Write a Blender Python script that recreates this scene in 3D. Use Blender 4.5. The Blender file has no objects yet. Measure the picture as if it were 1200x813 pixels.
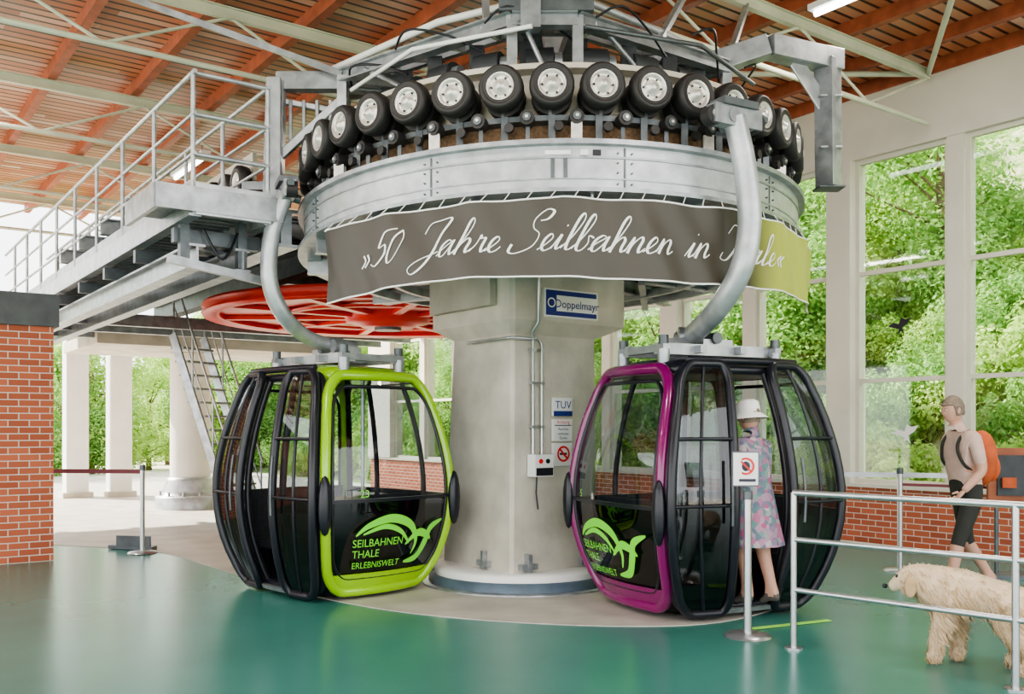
import bpy, math, random
from mathutils import Vector, Matrix, noise
random.seed(7)
TH=math.radians(36); CS=math.cos(TH); SN=math.sin(TH)
Z=Vector((0,0,1))
def V(*a): return Vector(a)
def ba(b,a,z=0): return Vector((b*CS-a*SN, b*SN+a*CS, z))
# ------------------------------------------------------------------ materials
def newmat(name):
    m=bpy.data.materials.new(name); m.use_nodes=True
    nt=m.node_tree; return m,nt,nt.nodes['Principled BSDF']
def M(name,col,rough=.5,metal=0.,ns=4.,amt=.12,bump=0.,emit=0.,coat=0.):
    m,nt,p=newmat(name)
    tc=nt.nodes.new('ShaderNodeTexCoord'); n=nt.nodes.new('ShaderNodeTexNoise')
    n.inputs['Scale'].default_value=ns; n.inputs['Detail'].default_value=5
    nt.links.new(tc.outputs['Object'],n.inputs['Vector'])
    r=nt.nodes.new('ShaderNodeValToRGB')
    r.color_ramp.elements[0].position=.3; r.color_ramp.elements[1].position=.7
    r.color_ramp.elements[0].color=tuple(c*(1-amt) for c in col)+(1,)
    r.color_ramp.elements[1].color=tuple(min(1,c*(1+amt)) for c in col)+(1,)
    nt.links.new(n.outputs['Fac'],r.inputs['Fac']); nt.links.new(r.outputs['Color'],p.inputs['Base Color'])
    p.inputs['Roughness'].default_value=rough; p.inputs['Metallic'].default_value=metal
    p.inputs['Coat Weight'].default_value=coat
    if bump:
        b=nt.nodes.new('ShaderNodeBump'); b.inputs['Strength'].default_value=bump; b.inputs['Distance'].default_value=.02
        n2=nt.nodes.new('ShaderNodeTexNoise'); n2.inputs['Scale'].default_value=ns*6
        nt.links.new(tc.outputs['Object'],n2.inputs['Vector'])
        nt.links.new(n2.outputs['Fac'],b.inputs['Height']); nt.links.new(b.outputs['Normal'],p.inputs['Normal'])
    if emit:
        p.inputs['Emission Color'].default_value=tuple(col)+(1,); p.inputs['Emission Strength'].default_value=emit
    return m
def math_node(nt,op,a=None,b=None):
    n=nt.nodes.new('ShaderNodeMath'); n.operation=op
    for i,x in enumerate((a,b)):
        if x is None: continue
        if isinstance(x,(int,float)): n.inputs[i].default_value=x
        else: nt.links.new(x,n.inputs[i])
    return n.outputs[0]
def glass(name,tint,refl=1.0):
    m=bpy.data.materials.new(name); m.use_nodes=True; nt=m.node_tree; nt.nodes.clear()
    o=nt.nodes.new('ShaderNodeOutputMaterial'); mx=nt.nodes.new('ShaderNodeMixShader')
    t=nt.nodes.new('ShaderNodeBsdfTransparent'); g=nt.nodes.new('ShaderNodeBsdfGlossy'); lw=nt.nodes.new('ShaderNodeLayerWeight'); lw.inputs['Blend'].default_value=.5
    t.inputs['Color'].default_value=tuple(tint)+(1,); g.inputs['Roughness'].default_value=.03
    g.inputs['Color'].default_value=(refl,refl,refl,1)
    fac=math_node(nt,'ADD',math_node(nt,'MULTIPLY',math_node(nt,'POWER',lw.outputs['Facing'],4.),.6),.06)
    nt.links.new(fac,mx.inputs[0]); nt.links.new(t.outputs[0],mx.inputs[1]); nt.links.new(g.outputs[0],mx.inputs[2]); nt.links.new(mx.outputs[0],o.inputs[0])
    return m
def ramp(nt,fac,stops):
    r=nt.nodes.new('ShaderNodeValToRGB'); e=r.color_ramp.elements
    while len(e)<len(stops): e.new(.5)
    for i,(p,c) in enumerate(stops): e[i].position=p; e[i].color=tuple(c)+(1,)
    nt.links.new(fac,r.inputs['Fac']); return r.outputs['Color']
def brickmat():
    m,nt,p=newmat('brick'); tc=nt.nodes.new('ShaderNodeTexCoord'); s=nt.nodes.new('ShaderNodeSeparateXYZ')
    nt.links.new(tc.outputs['Object'],s.inputs[0]); u=math_node(nt,'ADD',s.outputs[0],s.outputs[1])
    c=nt.nodes.new('ShaderNodeCombineXYZ'); nt.links.new(u,c.inputs[0]); nt.links.new(s.outputs[2],c.inputs[1])
    b=nt.nodes.new('ShaderNodeTexBrick'); nt.links.new(c.outputs[0],b.inputs['Vector'])
    b.inputs['Scale'].default_value=1; b.inputs['Brick Width'].default_value=.21; b.inputs['Row Height'].default_value=.075
    b.inputs['Mortar Size'].default_value=.006; b.inputs['Color1'].default_value=(.58,.16,.08,1); b.inputs['Color2'].default_value=(.42,.11,.055,1)
    b.inputs['Mortar'].default_value=(.72,.62,.55,1)
    nt.links.new(b.outputs['Color'],p.inputs['Base Color']); p.inputs['Roughness'].default_value=.8
    bp=nt.nodes.new('ShaderNodeBump'); bp.invert=True; bp.inputs['Distance'].default_value=.01; nt.links.new(b.outputs['Fac'],bp.inputs['Height']); nt.links.new(bp.outputs[0],p.inputs['Normal'])
    return m
def ceilmat():
    m,nt,p=newmat('ceiling_boards'); tc=nt.nodes.new('ShaderNodeTexCoord'); s=nt.nodes.new('ShaderNodeSeparateXYZ')
    nt.links.new(tc.outputs['Object'],s.inputs[0])
    y=math_node(nt,'MULTIPLY',s.outputs[1],1/.16); fl=math_node(nt,'FLOOR',y); fr=math_node(nt,'FRACT',y)
    xs=math_node(nt,'FLOOR',math_node(nt,'MULTIPLY',math_node(nt,'ADD',s.outputs[0],math_node(nt,'MULTIPLY',fl,.77)),.45))
    c=nt.nodes.new('ShaderNodeCombineXYZ'); nt.links.new(fl,c.inputs[0]); nt.links.new(xs,c.inputs[1])
    wn=nt.nodes.new('ShaderNodeTexWhiteNoise'); nt.links.new(c.outputs[0],wn.inputs['Vector'])
    base=ramp(nt,wn.outputs['Value'],[(0,(.44,.14,.06)),(.5,(.58,.23,.12)),(.85,(.66,.34,.22)),(1,(.74,.50,.38))])
    g=ramp(nt,fr,[(0,(.06,.05,.05)),(.22,(.06,.05,.05)),(.27,(1,1,1)),(1,(1,1,1))])
    mx=nt.nodes.new('ShaderNodeMixRGB'); mx.blend_type='MULTIPLY'; mx.inputs[0].default_value=1
    nt.links.new(base,mx.inputs[1]); nt.links.new(g,mx.inputs[2]); nt.links.new(mx.outputs[0],p.inputs['Base Color'])
    p.inputs['Roughness'].default_value=.34
    return m
def bannermat():
    m,nt,p=newmat('banner_print'); tc=nt.nodes.new('ShaderNodeTexCoord'); s=nt.nodes.new('ShaderNodeSeparateXYZ')
    nt.links.new(tc.outputs['Object'],s.inputs[0]); x=math_node(nt,'MULTIPLY',math_node(nt,'ADD',s.outputs[0],2.),.2)
    nt.links.new(ramp(nt,x,[(0,(.058,.050,.040)),(.3,(.070,.060,.050)),(.76,(.060,.052,.038)),(.815,(.42,.45,.09)),(1,(.50,.55,.12))]),p.inputs['Base Color'])
    p.inputs['Roughness'].default_value=.42; p.inputs['Specular IOR Level'].default_value=.4; return m
def leafmat(name,c1,c2):
    m=bpy.data.materials.new(name); m.use_nodes=True; nt=m.node_tree; p=nt.nodes['Principled BSDF']; o=nt.nodes['Material Output']
    tc=nt.nodes.new('ShaderNodeTexCoord'); n=nt.nodes.new('ShaderNodeTexNoise'); n.inputs['Scale'].default_value=1.6; n.inputs['Detail'].default_value=6
    nt.links.new(tc.outputs['Object'],n.inputs['Vector']); col=ramp(nt,n.outputs['Fac'],[(.3,c1),(.7,c2)])
    nt.links.new(col,p.inputs['Base Color']); p.inputs['Roughness'].default_value=.6
    t=nt.nodes.new('ShaderNodeBsdfTranslucent'); nt.links.new(col,t.inputs[0]); mx=nt.nodes.new('ShaderNodeMixShader'); mx.inputs[0].default_value=.45
    nt.links.new(p.outputs[0],mx.inputs[1]); nt.links.new(t.outputs[0],mx.inputs[2]); nt.links.new(mx.outputs[0],o.inputs[0]); return m
BRICK=brickmat(); CEIL=ceilmat(); BANNER=bannermat()
LEAF=leafmat('leaves',(.28,.48,.08),(.64,.80,.28)); LEAF2=leafmat('leaves_dark',(.17,.37,.08),(.46,.66,.22))
TEAL=M('teal_epoxy',(.060,.225,.190),.25,0,.8,.10)
CFLOOR=M('concrete_floor',(.50,.46,.41),.55,0,2.5,.16,.1)
CONC=M('concrete',(.60,.56,.48),.8,0,3,.16,.25)
CONCD=M('concrete_edge',(.44,.41,.35),.85,0,3,.14,.2)
GALV=M('galvanized',(.36,.38,.40),.36,.6,9,.25)
GALVL=M('galvanized_light',(.48,.50,.52),.38,.5,7,.2)
GALVD=M('steel_dark',(.13,.145,.155),.42,.5,8,.25)
PALE=M('pale_paint',(.56,.52,.44),.5,.1,3,.1)
TRUSS=M('truss_paint',(.62,.64,.50),.5,.0,3,.1)
BLACK=M('black_plastic',(.012,.013,.02),.3,0,5,.2)
RUB=M('rubber',(.028,.025,.025),.55,0,12,.2)
HUB=M('wheel_hub',(.70,.67,.63),.35,.5,20,.15)
BROWN=M('brown_mesh',(.23,.14,.08),.7,.2,40,.35)
RED=M('red_paint',(.78,.028,.012),.35,0,3,.1)
WHITE=M('white_paint',(.85,.85,.83),.5,0,3,.04)
WALL=M('plaster',(.68,.64,.56),.85,0,2,.05)
FRAME=M('window_frame',(.68,.65,.56),.55,0,2,.05)
BEAMW=M('roof_beam',(.36,.10,.05),.5,0,6,.25)
GREEN=M('cabin_green',(.33,.62,.008),.22,0,2,.04,coat=.6)
PURP=M('cabin_magenta',(.22,.004,.115),.22,0,2,.05,coat=.6)
LOGO=M('logo_green',(.20,.72,.05),.4,0,2,.05,emit=.1)
SEAT=M('seat_fabric',(.035,.035,.04),.8,0,30,.3)
CABG=glass('cabin_glass',(.58,.63,.65)); CABD=glass('cabin_glass_dark',(.16,.18,.20)); WING=glass('window_glass',(.97,.99,.98),.6)
BLUE=M('sign_blue',(.015,.03,.22),.4); SREDM=M('sign_red',(.7,.02,.02),.4); TXT=M('sign_text',(.03,.03,.05),.5)
BELT=M('belt_tape',(.20,.05,.06),.7); STEEL=M('brushed_steel',(.55,.56,.58),.28,.85,15,.06)
SKIN=M('skin',(.60,.34,.25),.55,0,6,.06); HAIR=M('hair_grey',(.22,.17,.13),.8,0,30,.3)
SHIRT=M('shirt',(.62,.44,.38),.85,0,12,.08); SHORTS=M('shorts',(.035,.035,.03),.85,0,12,.1); SHOE=M('shoe',(.12,.10,.09),.7)
PACK=M('backpack',(.55,.11,.035),.7,0,8,.2); HAT=M('sunhat',(.84,.82,.78),.85)
FUR=M('fur',(.60,.42,.24),.9,0,14,.18); FURL=M('fur_light',(.76,.60,.42),.9,0,14,.12)
BARK=M('bark',(.20,.14,.09),.9,0,8,.3,.4); DARKEQ=M('machine_dark',(.05,.055,.06),.5,.2,6,.3)
ALU=M('deck',(.30,.32,.32),.5,.5,30,.25); TAPE=M('floor_tape',(.35,.75,.12),.6); LAMP=M('lamp_tube',(1,1,.96),.5,emit=8.); KIOSK=M('panel_brown',(.34,.10,.04),.5,0,4,.3)
def floralmat():
    m,nt,p=newmat('floral_dress'); tc=nt.nodes.new('ShaderNodeTexCoord'); v=nt.nodes.new('ShaderNodeTexVoronoi'); v.inputs['Scale'].default_value=22
    nt.links.new(tc.outputs['Object'],v.inputs['Vector']); sp=nt.nodes.new('ShaderNodeSeparateColor'); nt.links.new(v.outputs['Color'],sp.inputs[0])
    nt.links.new(ramp(nt,sp.outputs[0],[(0,(.42,.10,.22)),(.3,(.44,.28,.36)),(.6,(.14,.16,.24)),(.8,(.14,.28,.26)),(1,(.52,.42,.44))]),p.inputs['Base Color']); p.inputs['Roughness'].default_value=.85; return m
DRESS=floralmat()
# ------------------------------------------------------------------ mesh builder
class MB:
    def __init__(s): s.v=[];s.f=[];s.m=[];s.s=[];s.mats=[]
    def mi(s,mat):
        if mat not in s.mats: s.mats.append(mat)
        return s.mats.index(mat)
    def add(s,vs,fs,mat,smooth=False):
        o=len(s.v); s.v+=[tuple(v) for v in vs]
        for i,f in enumerate(fs):
            s.f.append(tuple(k+o for k in f)); s.m.append(s.mi(mat[i]) if isinstance(mat,list) else s.mi(mat)); s.s.append(smooth)
    def obox(s,c,ax,ay,az,mat):
        vs=[c+ax*i+ay*j+az*k for i in(-1,1) for j in(-1,1) for k in(-1,1)]
        s.add(vs,[(0,1,3,2),(4,6,7,5),(0,4,5,1),(2,3,7,6),(0,2,6,4),(1,5,7,3)],mat)
    def box(s,x0,x1,y0,y1,z0,z1,mat):
        s.obox(V((x0+x1)/2,(y0+y1)/2,(z0+z1)/2),V((x1-x0)/2,0,0),V(0,(y1-y0)/2,0),V(0,0,(z1-z0)/2),mat)
    def beam(s,p,q,w,h,mat):
        p=Vector(p);q=Vector(q); d=q-p; L=d.length; d.normalize(); sd=d.cross(Z)
        if sd.length<1e-4: sd=Vector((1,0,0))
        sd.normalize(); up=sd.cross(d)
        s.obox((p+q)/2,d*L/2,sd*w/2,up*h/2,mat)
    def ibeam(s,p,q,w,h,mat,t=.02):
        p=Vector(p);q=Vector(q); d=(q-p).normalized(); sd=d.cross(Z)
        if sd.length<1e-4: sd=Vector((1,0,0))
        sd.normalize(); up=sd.cross(d)
        s.beam(p,q,t,h,mat); s.beam(p+up*(h/2),q+up*(h/2),w,t,mat); s.beam(p-up*(h/2),q-up*(h/2),w,t,mat)
    def cyl(s,p,q,r,mat,n=14,r2=None,cap=True):
        p=Vector(p);q=Vector(q); r2=r if r2 is None else r2
        d=(q-p).normalized(); a=d.orthogonal().normalized(); b=d.cross(a)
        c1=[p+(a*math.cos(t)+b*math.sin(t))*r for t in [2*math.pi*i/n for i in range(n)]]
        c2=[q+(a*math.cos(t)+b*math.sin(t))*r2 for t in [2*math.pi*i/n for i in range(n)]]
        s.add(c1+c2,[(i,(i+1)%n,n+(i+1)%n,n+i) for i in range(n)],mat,True)
        if cap: s.add(c1,[tuple(range(n))[::-1]],mat); s.add(c2,[tuple(range(n))],mat)
    def lathe(s,c,axis,prof,mat,n=24,smooth=True):
        c=Vector(c); d=Vector(axis).normalized(); a=d.orthogonal().normalized(); b=d.cross(a)
        vs=[]
        for r,h in prof:
            vs+=[c+d*h+(a*math.cos(2*math.pi*i/n)+b*math.sin(2*math.pi*i/n))*r for i in range(n)]
        fs=[(j*n+i,j*n+(i+1)%n,(j+1)*n+(i+1)%n,(j+1)*n+i) for j in range(len(prof)-1) for i in range(n)]
        s.add(vs,fs,mat,smooth)
    def tube(s,path,r,mat,n=8,closed=False,flat=1.):
        P=[Vector(p) for p in path]; N=len(P); R=r if isinstance(r,list) else [r]*N
        T=[]
        for i in range(N):
            a=P[(i-1)%N] if (closed or i>0) else P[i]; b=P[(i+1)%N] if (closed or i<N-1) else P[i]
            T.append((b-a).normalized())
        nrm=T[0].orthogonal().normalized(); vs=[]
        for i in range(N):
            nrm=(nrm-T[i]*nrm.dot(T[i])).normalized(); bn=T[i].cross(nrm)
            vs+=[P[i]+(nrm*math.cos(2*math.pi*k/n)*flat+bn*math.sin(2*math.pi*k/n))*R[i] for k in range(n)]
        fs=[]
        for j in range(N-1): fs+=[(j*n+k,j*n+(k+1)%n,(j+1)*n+(k+1)%n,(j+1)*n+k) for k in range(n)]
        if closed:
            best=min(range(n),key=lambda o:(Vector(vs[(N-1)*n])-Vector(vs[o])).length)
            fs+=[((N-1)*n+k,(N-1)*n+(k+1)%n,(k+1+best)%n,(k+best)%n) for k in range(n)]
        s.add(vs,fs,mat,True)
        if not closed: s.add(vs[:n],[tuple(range(n))[::-1]],mat); s.add(vs[-n:],[tuple(range(n))],mat)
    def slab(s,fn,u0,u1,v0,v1,t0,t1,nu,nv,mat):
        g=lambda t:[fn(u0+(u1-u0)*i/nu,v0+(v1-v0)*j/nv,t) for j in range(nv+1) for i in range(nu+1)]
        A_=g(t0);B_=g(t1); w=nu+1; q=[(j*w+i,j*w+i+1,(j+1)*w+i+1,(j+1)*w+i) for j in range(nv) for i in range(nu)]
        s.add(A_,[f[::-1] for f in q],mat,True); s.add(B_,q,mat,True)
        n=len(A_); ed=[(i,i+1) for i in range(nu)]+[(j*w+nu,(j+1)*w+nu) for j in range(nv)]+[(nv*w+i+1,nv*w+i) for i in range(nu)]+[((j+1)*w,j*w) for j in range(nv)]
        s.add(A_+B_,[(a,b,b+n,a+n) for a,b in ed],mat)
    def sheet(s,fn,u0,u1,v0,v1,nu,nv,mat,t=0.):
        w=nu+1; vs=[fn(u0+(u1-u0)*i/nu,v0+(v1-v0)*j/nv,t) for j in range(nv+1) for i in range(nu+1)]
        s.add(vs,[(j*w+i,j*w+i+1,(j+1)*w+i+1,(j+1)*w+i) for j in range(nv) for i in range(nu)],mat,True)
    def prism(s,poly,z0,z1,mat,poly2=None):
        n=len(poly); p2=poly2 or poly
        lo=[V(x,y,z0) for x,y in poly]; hi=[V(x,y,z1) for x,y in p2]
        for i in range(n): s.add([lo[i],lo[(i+1)%n],hi[(i+1)%n],hi[i]],[(0,1,2,3)],mat)
        s.add(lo,[tuple(range(n))[::-1]],mat); s.add(hi,[tuple(range(n))],mat)
    def ell(s,c,rx,ry,rz,mat,n=14,R=None,m=8):
        c=Vector(c); vs=[]
        for j in range(m+1):
            ph=math.pi*j/m
            for i in range(n):
                t=2*math.pi*i/n; p=V(rx*math.sin(ph)*math.cos(t),ry*math.sin(ph)*math.sin(t),rz*math.cos(ph))
                vs.append(c+((R@p) if R else p))
        s.add(vs,[(j*n+i,j*n+n*1+i,(j+1)*n+(i+1)%n,j*n+(i+1)%n) for j in range(m) for i in range(n)],mat,True)
    def finish(s,name,rot=False,bevel=0,loc=None,rz=None,parent=None):
        me=bpy.data.meshes.new(name); me.from_pydata(s.v,[],s.f)
        for m in s.mats: me.materials.append(m)
        me.polygons.foreach_set('material_index',s.m); me.polygons.foreach_set('use_smooth',s.s); me.update()
        ob=bpy.data.objects.new(name,me); bpy.context.collection.objects.link(ob)
        if rot: ob.rotation_euler.z=TH
        if loc is not None: ob.location=loc
        if rz is not None: ob.rotation_euler.z=rz
        if bevel:
            b=ob.modifiers.new('bevel','BEVEL'); b.width=bevel; b.segments=2; b.limit_method='ANGLE'
        if parent: ob.parent=parent
        return ob
def text2d(txt,size=1.,align='CENTER'):
    cu=bpy.data.curves.new('t','FONT'); cu.body=txt; cu.size=size; cu.align_x=align; cu.resolution_u=3
    ob=bpy.data.objects.new('t',cu); bpy.context.collection.objects.link(ob)
    dg=bpy.context.evaluated_depsgraph_get(); me=ob.evaluated_get(dg).to_mesh()
    vs=[(v.co.x,v.co.y) for v in me.vertices]; fs=[tuple(p.vertices) for p in me.polygons]
    ob.evaluated_get(dg).to_mesh_clear(); bpy.data.objects.remove(ob); return vs,fs
def put_text(mb,txt,size,fn,mat,align='CENTER'):
    vs,fs=text2d(txt,size,align); mb.add([fn(x,y) for x,y in vs],fs,mat)
def skin(verts,edges,rad,sub=2,root=0):
    me=bpy.data.meshes.new('sk'); me.from_pydata([tuple(v) for v in verts],edges,[])
    ob=bpy.data.objects.new('sk',me); bpy.context.collection.objects.link(ob)
    ob.modifiers.new('s','SKIN'); 
    d=me.skin_vertices[0].data
    for i,r in enumerate(rad):
        d[i].radius=(r if isinstance(r,tuple) else (r,r)); d[i].use_root=(i==root)
    ob.modifiers[0].use_smooth_shade=True
    ss=ob.modifiers.new('u','SUBSURF'); ss.levels=sub; ss.render_levels=sub
    dg=bpy.context.evaluated_depsgraph_get(); e=ob.evaluated_get(dg); m=e.to_mesh()
    vs=[v.co.copy() for v in m.vertices]; fs=[tuple(p.vertices) for p in m.polygons]; e.to_mesh_clear()
    bpy.data.objects.remove(ob); return vs,fs
def segd(p,a,b):
    ab_=b-a; t=max(0,min(1,(p-a).dot(ab_)/max(1e-9,ab_.length_squared))); return (p-(a+ab_*t)).length
def catmull(P,n=6):
    P=[Vector(p) for p in P]; out=[]
    for i in range(len(P)-1):
        p0=P[max(0,i-1)];p1=P[i];p2=P[i+1];p3=P[min(len(P)-1,i+2)]
        for k in range(n):
            t=k/n; out.append(.5*((2*p1)+(p2-p0)*t+(2*p0-5*p1+4*p2-p3)*t*t+(3*p1-p0-3*p2+p3)*t**3))
    out.append(P[-1]); return out
# ------------------------------------------------------------------ camera
cam=bpy.data.cameras.new('camera'); co=bpy.data.objects.new('camera',cam); bpy.context.collection.objects.link(co)
co.location=(0,0,1.5); co.rotation_euler=(math.radians(90),0,0); cam.lens=33; cam.sensor_width=36; cam.shift_y=.078; cam.clip_end=300
bpy.context.scene.camera=co
# ------------------------------------------------------------------ floor
f=MB(); f.prism([(-9,-9),(10.7,-9),(10.7,13.0),(-9,13.0)],-.12,0,TEAL); f.finish('floor',rot=True)
ctrl=[(-9.6,11.9),(-7,12.1),(-5.2,11.7),(-4.1,11.1),(-3.3,10.15),(-2.5,9.15),(-1.7,8.25),(-.9,7.6),(0,7.2),(.9,7.05),(1.6,7.2),(2.3,7.9),(3.0,9.1),(3.4,10.3),(3.2,11.6),(2.4,12.8),(0.5,15.8),(-7,27),(-22,24)]
pts=[(p.x,p.y) for p in catmull([V(x,y,0) for x,y in ctrl[:17]],5)]+ctrl[17:]
f=MB(); f.prism(pts,-.002,.006,CFLOOR); f.finish('concrete_floor_zone')
f=MB(); f.prism([(-9,13.0),(10.7,13.0),(10.7,32),(-9,32)],-.14,-.004,CFLOOR); f.finish('apron_ground',rot=True)
f=MB(); f.box(-80,80,-60,90,-.4,-.16,M('outdoor_ground',(.66,.62,.52),.9,0,.5,.15)); f.finish('ground',rot=True)
f=MB(); f.beam((1.78,6.95,.008),(2.45,7.25,.008),.05,.006,TAPE); f.finish('floor_tape_strip')
# ------------------------------------------------------------------ ceiling + beams
f=MB(); f.box(-7,11.2,-3.5,21,5.95,6.1,CEIL); f.finish('ceiling',rot=True)
f=MB()
b=-6.6
while b<11: f.box(b-.05,b+.05,-3.5,21,5.80,5.95,BEAMW); b+=.98
f.finish('roof_joists',rot=True)
for i,a in enumerate([-.4,2.9,6.2,9.5,12.8,16.1,19.4]):
    f=MB(); zc=5.15; b0,b1=-6.5,10.7
    f.ibeam((b0,a,5.74),(b1,a,5.74),.07,.11,TRUSS,.012); f.cyl((b0,a,zc),(b1,a,zc),.03,TRUSS,8)
    n=7
    for k in range(n):
        x0=b0+(b1-b0)*k/n; x1=b0+(b1-b0)*(k+1)/n; xm=(x0+x1)/2
        f.cyl((x0,a,5.7),(xm,a,zc),.018,TRUSS,6); f.cyl((xm,a,zc),(x1,a,5.7),.018,TRUSS,6)
    f.cyl((b0+1,a,5.6),(b0+5.5,a+3.3,5.6),.014,TRUSS,6); f.cyl((b0+5.5,a,5.6),(b0+1,a+3.3,5.6),.014,TRUSS,6)
    f.cyl((b1,a,5.75),(b1-2.2,a+1.6,5.75),.035,TRUSS,6); f.cyl((b1,a,5.75),(b1-2.2,a-1.6,5.75),.035,TRUSS,6)
    f.finish('roof_truss',rot=True)
for (bb,aa) in [(1.2,8.0),(1.2,11.4),(1.2,14.8),(1.2,4.0),(7.9,5.0),(7.9,8.0),(7.9,12.0),(4.6,15.0),(4.6,1.5),(-2.2,6.5),(-2.2,10.5),(-2.2,14)]:
    f=MB(); f.box(bb-.07,bb+.07,aa-.8,aa+.8,5.62,5.68,WHITE); f.cyl((bb,aa-.76,5.59),(bb,aa+.76,5.59),.03,LAMP,8)
    for s_ in(-.6,.6): f.cyl((bb,aa+s_,5.68),(bb,aa+s_,5.8),.01,GALV,6)
    f.finish('fluorescent_lamp',rot=True)
# ------------------------------------------------------------------ right wall with windows
WB=10.85; a_end=20.9
base=6.72; st=-2.145; allw=[]
for j in range(-2,5):
    q=st+j*(2.75+.365)
    allw+= [(base+q,base+q+1.271),(base+q+1.48,base+q+2.755)]
allw=[w for w in allw if w[1]<a_end-.2]
f=MB(); f.box(WB,WB+.3,-3.5,a_end,0,.72,BRICK); f.finish('wall_right_base',rot=True)
f=MB(); f.box(WB-.02,WB+.3,-3.5,a_end,4.98,5.95,WALL)
f.box(WB-.05,WB+.3,-3.5,a_end,.72,.77,FRAME)
prev=-3.5
for w0,w1 in allw:
    wide=(w0-prev)>.3
    f.box(WB-(.07 if wide else .0),WB+.28,prev,w0,.77,5.0,WALL); prev=w1
f.box(WB-.07,WB+.28,prev,a_end,.77,5.0,WALL)
f.box(WB-.05,WB+.02,-3.5,a_end,5.78,5.95,BEAMW)
f.finish('wall_right',rot=True)
for i,(w0,w1) in enumerate(allw):
    f=MB(); t=.055; x0,x1=WB+.06,WB+.13
    f.box(x0,x1,w0,w0+t,.77,4.98,FRAME); f.box(x0,x1,w1-t,w1,.77,4.98,FRAME)
    for zz in(.77,2.07,3.47,4.98-t): f.box(x0,x1,w0+t,w1-t,zz,zz+t,FRAME)
    f.box(WB+.09,WB+.095,w0+t,w1-t,.82,4.93,WING)
    f.finish('window_%d'%(i+1),rot=True)
def bird(name,a,z,mat,sc=1):
    f=MB(); x=WB+.085
    o=[(0,.12),(.03,.02),(.12,.05),(.2,.0),(.1,-.03),(.03,-.05),(.05,-.14),(.0,-.08),(-.05,-.13),(-.02,-.03),(-.1,.02),(-.16,.1),(-.06,.08)]
    f.add([V(x,a+p*sc,z+q*sc) for p,q in o]+[V(x,a,z)],[(i,(i+1)%13,13) for i in range(13)],mat); f.finish(name,rot=True)
bird('bird_sticker',6.70,2.78,BLACK,.9)
bird('bird_sticker',6.62,1.42,WHITE,1)
f=MB(); f.box(-3.2,2.03,11.55,11.95,0,2.62,BRICK); f.finish('wall_left',rot=True)
f=MB(); f.box(-3.25,2.08,11.5,12.0,2.62,2.98,M('slate_cap',(.10,.105,.11),.7,0,6,.2)); f.finish('wall_cap',rot=True)
# ------------------------------------------------------------------ concrete pillar
f=MB()
s1=[(4.93,6.80),(5.97,6.80),(5.97,7.98),(4.93,7.98)]; s2=[(4.98,6.85),(5.98,6.85),(5.98,7.85),(4.98,7.85)]
def cham(r,c=.05):
    (x0,y0),(x1,_),(_,y1),_=r; return [(x0+c,y0),(x1-c,y0),(x1,y0+c),(x1,y1-c),(x1-c,y1),(x0+c,y1),(x0,y1-c),(x0,y0+c)]
f.prism(cham(s1,.03),0,2.36,CONC,cham(s2,.03))
hd=[(4.88,6.72),(6.26,6.72),(6.26,8.1),(4.88,8.1)]
f.prism(cham(s2,.03),2.34,2.46,CONC,cham(hd,.04)); f.prism(cham(hd,.04),2.46,3.1,CONC)
f.box(4.80,4.88,6.95,8.0,2.60,3.1,CONCD)
f.finish('concrete_pillar',rot=True,bevel=.01)
f=MB(); c=ba(5.47,7.38,0)
f.lathe(c,Z,[(.9,.006),(.9,.10),(.87,.11)],M('collar_blue',(.10,.14,.18),.5,.1,4,.2),48); f.lathe(c,Z,[(.87,.11),(.87,.16),(.84,.18),(.70,.18)],WHITE,48)
f.lathe(c,Z,[(.70,.18),(.3,.18)],WHITE,48)
f.lathe(c,Z,[(.96,.006),(.96,.02),(.9,.025)],GALV,48)
f.finish('pillar_collar')
f=MB()
for (bb,aa,dx) in[(5.1,6.78,1),(5.8,6.78,1),(4.91,7.2,0)]:
    f.box(bb-.09 if dx else bb-.03,bb+.09 if dx else bb+.02,aa-.04 if dx else aa-.09,aa+.03 if dx else aa+.09,.21,.26,GALV)
    f.box(bb-.02 if dx else bb-.03,bb+.02 if dx else bb+.02,aa-.05 if dx else aa-.02,aa+.03 if dx else aa+.02,.19,.35,GALV)
f.finish('anchor_bracket',rot=True)
yf=6.79
f=MB()
for x in(5.17,5.27):
    f.tube([(x,yf,1.25),(x,yf,2.3),(x-.02,yf-.02,2.36),(x-.02,6.68,2.44),(x-.02,6.68,3.1)] if x<5.2 else [(x,yf,1.25),(x,yf,2.26),(x-.05,yf,2.30),(4.93,yf,2.30),(4.93,6.86,2.30),(4.93,7.5,2.30)],.015,STEEL,8)
for z_ in(1.5,1.9,2.2):
    for x in(5.17,5.27): f.box(x-.025,x+.025,yf-.02,yf+.04,z_-.012,z_+.012,STEEL)
f.tube([(5.20,yf-.02,1.07),(5.19,yf-.02,.9),(5.22,yf-.01,.75)],.008,TXT,6)
f.box(5.12,5.33,6.69,6.81,1.05,1.25,WHITE); f.box(5.13,5.32,6.685,6.69,1.06,1.13,BLACK); f.cyl((5.18,6.68,1.19),(5.18,6.69,1.19),.022,SREDM,10); f.cyl((5.26,6.68,1.19),(5.26,6.69,1.19),.022,BLACK,10)
f.finish('electrical_box',rot=True)
def sign(name,x0,x1,z0,z1,yy,bands,texts):
    f=MB(); f.box(x0,x1,yy-.012,yy+.02,z0,z1,WHITE)
    for (u0,u1,w0,w1,m) in bands: f.box(x0+(x1-x0)*u0,x0+(x1-x0)*u1,yy-.015,yy-.012,z0+(z1-z0)*w0,z0+(z1-z0)*w1,m)
    for (t,u,w,sz,m) in texts: put_text(f,t,sz,lambda x,y:V(x0+(x1-x0)*u+x,yy-.018,z0+(z1-z0)*w+y),m)
    return f.finish(name,rot=True)
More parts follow.
